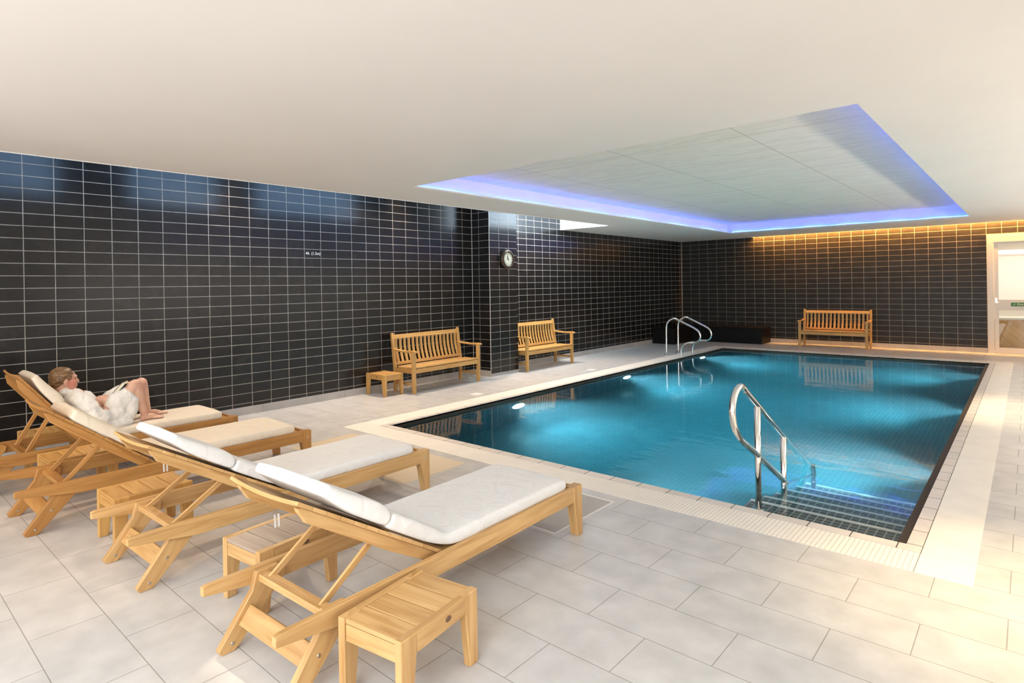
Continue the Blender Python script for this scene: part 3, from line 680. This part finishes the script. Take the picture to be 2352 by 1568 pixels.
# ------------------------------------------------------------------ steel rails
def hand_rail():
    X = -1.45; r = .0215; s = -.578
    zt = lambda y: .677+(y-4.246)*s          # upper rail
    zl = lambda y: .314+(y-4.265)*(-.568)    # lower rail
    root = empty('step_handrail', (X, 4.45, 0), 0, 'polished steel handrail beside the pool steps in the foreground', 'handrail')
    loop = [(0, 5.66, -1.23), (0, 5.66, -.30), (0, 5.60, zt(5.56)-.02), (0, 5.40, zt(5.40)), (0, 4.60, zt(4.60)), (0, 4.10, zt(4.10)), (0, 4.02, .815), (0, 3.95, .842), (0, 3.875, .822), (0, 3.822, .765), (0, 3.803, .69), (0, 3.83, .60), (0, 3.90, .525), (0, 3.98, .47), (0, 4.265, zl(4.265)), (0, 4.828, zl(4.828)), (0, 5.63, zl(5.63))]
    loop = [(x, y-4.45, z) for x, y, z in loop]
    b = MB(); b.tube(smooth_pts(loop, 5), r, 20); b.build('loop_rail', M_steel, root, True)
    for y in (4.262, 4.828):
        zb = ZS[0] if y < YS[0] else ZS[2]
        b = MB(); b.tube([(0, y-4.45, zb), (0, y-4.45, zt(y)-.012)], r, 20); p = b.build('post', M_steel, root, True)
        b = MB(); b.lathe([(0, .012), (.022, .012), (.042, .004), (.044, 0)], 24, Matrix.Translation((0, y-4.45, zb+.001))); b.build('base_flange', M_steel, p, True)
hand_rail()
def ladder_rail(y, lb):
    root = empty('grab_rail', (-5.85, y, 0), 0, lb, 'grab rail', 'pair of steel grab rails at the far ladder')
    P = [(0, 0), (0, .30), (.005, .60), (.045, .705), (.12, .765), (.21, .778), (.30, .740), (.46, .668), (.63, .588), (.715, .53), (.752, .455), (.745, .375), (.70, .318), (.63, .292), (.54, .290), (.45, .272), (.385, .235), (.345, .17), (.330, .08), (.330, -.02)]
    K = 1.0
    pts = smooth_pts([(x*K, 0, z) for x, z in P], 4)
    # pool end runs on below the edge into the water
    P2 = [(.330, 0, -.02)]
    b = MB(); b.tube(pts, .0195, 14); b.build('rail', M_steel, root, True)
    b = MB(); b.lathe([(.021, .016), (.05, .010), (.055, 0)], 24); b.build('base_flange', M_steel, root, True)
    return root
ladder_rail(11.70, 'curved steel grab rail at the far ladder, the one nearer the camera')
ladder_rail(12.26, 'curved steel grab rail at the far ladder, the one nearer the corner')
# underwater lamps
lm = None; i = 0
for sx, x in ((1, PX0), (-1, PX1)):
    for y in (6.28, 9.24, 12.45):
        root = empty('pool_lamp', (x+sx*.0005, y, -.52), 0 if sx > 0 else PI)
        if lm is None:
            b = MB(); b.lathe([(0, .004), (.125, .004), (.15, .012), (.16, 0)], 28, RX); b.build('lamp_ring', M_steel, root, True)
            b = MB(); b.lathe([(0, .016), (.09, .014), (.125, .005)], 28, RX); b.build('lens', M_lens, root, True); lm = root
        else:
            for ch in lm.children: c = ch.copy(); c.parent = root; C.objects.link(c)
        sd = 'left' if sx > 0 else 'right'; ps = {6.28: 'nearest', 9.24: 'middle', 12.45: 'farthest'}[y]
        tag(root, f'underwater lamp in the {sd} pool wall, {ps} of three', 'pool light', 'underwater pool lamps'); i += 1

# ------------------------------------------------------------------ the person on the lounger by the wall
def fused(name, parts, m, parent, voxel, smooth=4, disp=0, dsize=.08):
    """one continuous surface grown from tapered limbs and rounded volumes"""
    bm = bmesh.new()
    for q in parts:
        if q[0] == 'e':
            _, c, r, rot = q
            mt = Matrix.Translation(c) @ Matrix.Rotation(rot, 4, 'X') @ Matrix.Diagonal((*r, 1)); bmesh.ops.create_uvsphere(bm, u_segments=24, v_segments=16, radius=1, matrix=mt)
        else:
            pts = [Vector(p[:3]) for p in q[1]]; rs = [p[3] for p in q[1]]
            for p, r in zip(pts, rs): bmesh.ops.create_uvsphere(bm, u_segments=16, v_segments=12, radius=r, matrix=Matrix.Translation(p))
            for k in range(len(pts)-1):
                d = pts[k+1]-pts[k]; L = d.length
                if L < 1e-5: continue
                sn = (rs[k]-rs[k+1])/L; sn = max(-.9, min(.9, sn)); cs = math.sqrt(1-sn*sn); dn = d.normalized()
                mt = Matrix.Translation((pts[k]+pts[k+1])/2+dn*(sn*(rs[k]+rs[k+1])/2)) @ dn.to_track_quat('Z', 'Y').to_matrix().to_4x4()
                bmesh.ops.create_cone(bm, cap_ends=True, segments=20, radius1=rs[k]*cs, radius2=rs[k+1]*cs, depth=max(1e-4, L-sn*(rs[k]-rs[k+1])), matrix=mt)
    me = bpy.data.meshes.new(name); bm.to_mesh(me); bm.free(); o = bpy.data.objects.new(name, me); C.objects.link(o)
    r = o.modifiers.new('r', 'REMESH'); r.mode = 'VOXEL'; r.voxel_size = voxel; r.use_smooth_shade = True
    sm = o.modifiers.new('s', 'SMOOTH'); sm.factor = .5; sm.iterations = smooth
    if disp:
        tx = bpy.data.textures.new('folds', 'CLOUDS'); tx.noise_scale = dsize; tx.noise_depth = 2
        d = o.modifiers.new('d', 'DISPLACE'); d.texture = tx; d.strength = disp; d.mid_level = .5
    dg = bpy.context.evaluated_depsgraph_get(); new = bpy.data.meshes.new_from_object(o.evaluated_get(dg))
    o.modifiers.clear(); o.data = new; new.name = name; new.materials.clear(); new.materials.append(m)
    for p in new.polygons: p.use_smooth = True
    o.parent = parent; o.matrix_parent_inverse = parent.matrix_world.inverted()
    return o
PCX, PCY, PCZ = -6.15, 1.56, .365
per = empty('person', (0, 0, 0), 0, 'person in white bathrobe reclining on the lounger by the wall, knees up, hands clasped', 'person')
m, nt, b = mat('skin', (.66, .37, .26), .5); M_skin = m; b.inputs['Subsurface Weight'].default_value = .15; b.inputs['Subsurface Radius'].default_value = (.02, .008, .004); b.inputs['Subsurface Scale'].default_value = .5
tc = N(nt, 'ShaderNodeTexCoord'); nz = noise(nt, tc.outputs['Object'], 14, 3); r = ramp(nt, [(.35, (.62, .33, .24)), (.6, (.68, .42, .30))]); nt.links.new(nz.outputs[0], r.inputs[0])
# flushed cheek
vd = N(nt, 'ShaderNodeVectorMath', operation='DISTANCE'); nt.links.new(tc.outputs['Object'], vd.inputs[0]); vd.inputs[1].default_value = (-6.09, 1.345, .765)
mr = N(nt, 'ShaderNodeMapRange'); nt.links.new(vd.outputs['Value'], mr.inputs[0]); mr.inputs[1].default_value = .02; mr.inputs[2].default_value = .075; mr.inputs[3].default_value = .75; mr.inputs[4].default_value = 0
nt.links.new(mixc(nt, mr.outputs[0], r.outputs[0], (.64, .19, .13)), b.inputs['Base Color'])
m, nt, b = mat('damp_brown_hair', (.16, .085, .035), .38); M_hair = m
tc = N(nt, 'ShaderNodeTexCoord'); mp = N(nt, 'ShaderNodeMapping'); nt.links.new(tc.outputs['Object'], mp.inputs[0]); mp.inputs['Scale'].default_value = (120, 16, 90); mp.inputs['Rotation'].default_value = (.5, 0, 0)
nz = noise(nt, mp.outputs[0], 1, 3); r = ramp(nt, [(.3, (.075, .036, .014)), (.55, (.20, .105, .042)), (.75, (.42, .27, .13))]); nt.links.new(nz.outputs[0], r.inputs[0]); nt.links.new(r.outputs[0], b.inputs['Base Color']); bump(nt, b, nz.outputs[0], .5, .004)
hx, hy, hz = -6.15, 1.296, .800
def hd(x, y, z): return Vector((hx+x, hy+y, hz+z))
P = [('e', hd(0, -.012, .022), (.070, .090, .078), 0), ('e', hd(0, .030, -.025), (.056, .058, .072), 0), ('e', hd(0, .052, -.082), (.030, .030, .024), 0),
     ('c', [(*hd(0, .080, .010), .008), (*hd(0, .092, -.014), .009), (*hd(0, .097, -.024), .0095), (*hd(0, .086, -.032), .009)]),
     ('e', hd(0, .072, .022), (.046, .016, .014), 0), ('e', hd(0, .082, -.052), (.020, .011, .008), 0), ('e', hd(0, .080, -.064), (.017, .010, .007), 0),
     ('e', hd(.048, .045, -.020), (.016, .024, .020), 0), ('e', hd(-.048, .045, -.020), (.016, .024, .020), 0),
     ('c', [(*hd(.040, .0, -.060), .026), (*hd(.022, .052, -.086), .018)]), ('c', [(*hd(-.040, .0, -.060), .026), (*hd(-.022, .052, -.086), .018)])]
for s in (-1, 1):
    P += [('e', hd(s*.071, -.006, -.014), (.008, .017, .025), -.2), ('e', hd(s*.069, -.002, -.036), (.007, .010, .011), 0)]
P += [('c', [(*hd(0, -.022, -.050), .052), (-6.15, 1.285, .690, .050), (-6.15, 1.335, .655, .070)]),
      ('c', [(-6.15, 1.36, .635, .085), (-6.15, 1.45, .555, .095), (-6.15, 1.56, .455, .080)]),
      ('c', [(-6.00, 1.375, .635, .055), (-6.30, 1.375, .635, .055)])]
def arm(s):
    return ('c', [(-6.15+s*.165, 1.375, .630, .050), (-6.15+s*.225, 1.500, .440, .040), (-6.15+s*.130, 1.570, .528, .030), (-6.15+s*.095, 1.574, .555, .024)])
P += [arm(1), arm(-1)]
hxm = -6.145
for s in (-1, 1):
    P.append(('e', Vector((hxm+s*.042, 1.567, .585)), (.020, .036, .026), 0))
    P.append(('c', [(hxm+s*.095, 1.574, .555, .022), (hxm+s*.055, 1.570, .578, .022)]))
    for i in range(4):
        y = 1.540+.0175*i+(.0088 if s > 0 else 0); ln = (.9, 1.0, .97, .82)[i]
        P.append(('c', [(hxm+s*.036, y, .601, .0088), (hxm+s*.012, y, .617+.004*ln, .0085), (hxm-s*.014*ln, y, .613, .0080), (hxm-s*.030*ln, y, .595, .0072)]))
    P.append(('c', [(hxm+s*.045, 1.540, .589, .0105), (hxm+s*.030, 1.524, .607, .0095), (hxm+s*.004, 1.519-s*.006, .615+s*.006, .0085)]))
for s, hipx, kn, an, toe in ((1, -6.045, (-6.030, 1.785, .700), (-6.015, 1.852, .425), .165), (-1, -6.245, (-6.215, 1.890, .685), (-6.20, 1.935, .425), .17)):
    P.append(('c', [(hipx, 1.585, .455, .066), (hipx*.6+kn[0]*.4, 1.68, .560, .070), (kn[0], kn[1]-.02, kn[2]-.015, .055), (*kn, .050)]))
    P.append(('c', [(*kn, .050), (kn[0]*.72+an[0]*.28, (kn[1]*.72+an[1]*.28)-.006, kn[2]*.72+an[2]*.28, .050), (kn[0]*.35+an[0]*.65, kn[1]*.35+an[1]*.65-.004, kn[2]*.35+an[2]*.65, .037), (*an, .028)]))
    P.append(('c', [(an[0], an[1]-.018, an[2]-.026, .026), (an[0], an[1]+.050, an[2]-.020, .026), (an[0], an[1]+.105, an[2]-.034, .019)]))
    P.append(('e', Vector((an[0], an[1]+.095, an[2]-.036)), (.036, .042, .014), 0))
    for i in range(5):
        tx = an[0]+s*(-.028+.0145*i); L = (.050, .048, .042, .034, .026)[i]
        P.append(('c', [(tx, an[1]+.115, an[2]-.038, .010 if i == 0 else .0078), (tx, an[1]+.125+L*.6, an[2]-.040, .0095 if i == 0 else .0068)]))
fused('body', P, M_skin, per, .0042, 3)
for s in (-1, 1):
    b = MB(); b.lathe([(0, .009), (.004, .0085), (.008, .005), (.009, 0)], 16, Matrix.Translation(hd(s*.027, .066, .004)) @ Matrix.Rotation(-PI/2, 4, 'X')); b.build('eye', M_ink, per, True)
HP = [('e', hd(0, -.020, .034), (.077, .090, .077), 0), ('e', hd(0, -.055, -.010), (.066, .052, .058), 0), ('e', hd(.050, -.030, .004), (.026, .050, .036), 0), ('e', hd(-.050, -.030, .004), (.026, .050, .036), 0),
      ('e', hd(.062, .020, .020), (.012, .018, .026), .3), ('e', hd(-.062, .020, .020), (.012, .018, .026), .3), ('c', [(*hd(0, -.085, -.035), .030), (*hd(0, -.095, -.060), .016)])]
fused('hair', HP, M_hair, per, .0045, 3, .006, .02)
RB = [('e', Vector((-6.15, 1.350, .640)), (.205, .075, .085), -.7), ('e', Vector((-6.15, 1.410, .580)), (.170, .085, .115), -.7), ('e', Vector((-6.15, 1.500, .455)), (.170, .120, .095), 0),
      ('e', Vector((-6.15, 1.590, .435)), (.185, .120, .080), 0),
      ('c', [(-6.09, 1.285, .705, .030), (-6.08, 1.33, .690, .026), (-6.12, 1.40, .650, .026), (-6.16, 1.47, .600, .022)]), ('c', [(-6.21, 1.285, .705, .030), (-6.22, 1.33, .690, .026), (-6.18, 1.40, .650, .026), (-6.14, 1.47, .600, .022)]),
      ('c', [(-6.09, 1.275, .700, .030), (-6.21, 1.275, .700, .030)])]
for s in (-1, 1):
    RB.append(('c', [(-6.15+s*.160, 1.365, .635, .070), (-6.15+s*.205, 1.430, .560, .066), (-6.15+s*.232, 1.492, .450, .060), (-6.15+s*.205, 1.522, .458, .054), (-6.15+s*.182, 1.540, .478, .050)]))
    RB.append(('c', [(-6.15+s*.235, 1.480, .455, .060), (-6.15+s*.225, 1.520, .400, .045)]))
RB.append(('c', [(-6.045, 1.630, .480, .078), (-6.040, 1.650, .560, .094), (-6.034, 1.700, .602, .086)]))
RB.append(('c', [(-6.245, 1.575, .455, .092), (-6.235, 1.670, .555, .098), (-6.225, 1.745, .603, .088)]))
RB.append(('c', [(-6.010, 1.600, .430, .066), (-5.990, 1.700, .435, .060), (-6.000, 1.745, .490, .052), (-6.01, 1.750, .560, .060)]))
RB.append(('c', [(-6.245, 1.600, .430, .066), (-6.255, 1.700, .435, .060), (-6.245, 1.750, .500, .055)]))
RB.append(('c', [(-6.02, 1.640, .420, .055), (-6.24, 1.640, .420, .055)])); RB.append(('c', [(-6.02, 1.72, .500, .060), (-6.23, 1.73, .500, .060)]))
RB.append(('c', [(-5.99, 1.560, .440, .062), (-6.00, 1.640, .480, .070)]))
RB.append(('c', [(-5.955, 1.545, .405, .040), (-5.945, 1.650, .398, .032), (-5.965, 1.720, .402, .030)]))
rb_ = fused('bathrobe', RB, M_robe, per, .0055, 4, .024, .075)
# book leaning on the lap
bk = empty('book', (-6.10, 1.640, .592), 0, 'closed book with a dark cover leaning against the person\'s raised thighs', 'book')
bk.rotation_euler = (math.radians(50), 0, math.radians(-34))
b = MB(); b.box((-.062, .0, .003), (.060, .165, .027), (0, 1, 0)); b.build('pages', M_dial, bk)
for z0, nm in ((0, 'cover'), (.027, 'cover')):
    b = MB(); b.box((-.066, -.004, z0), (.064, .170, z0+.003)); b.build(nm, M_ink, bk)
b = MB(); b.box((-.066, -.006, 0), (.064, -.003, .030)); b.build('spine', M_ink, bk)
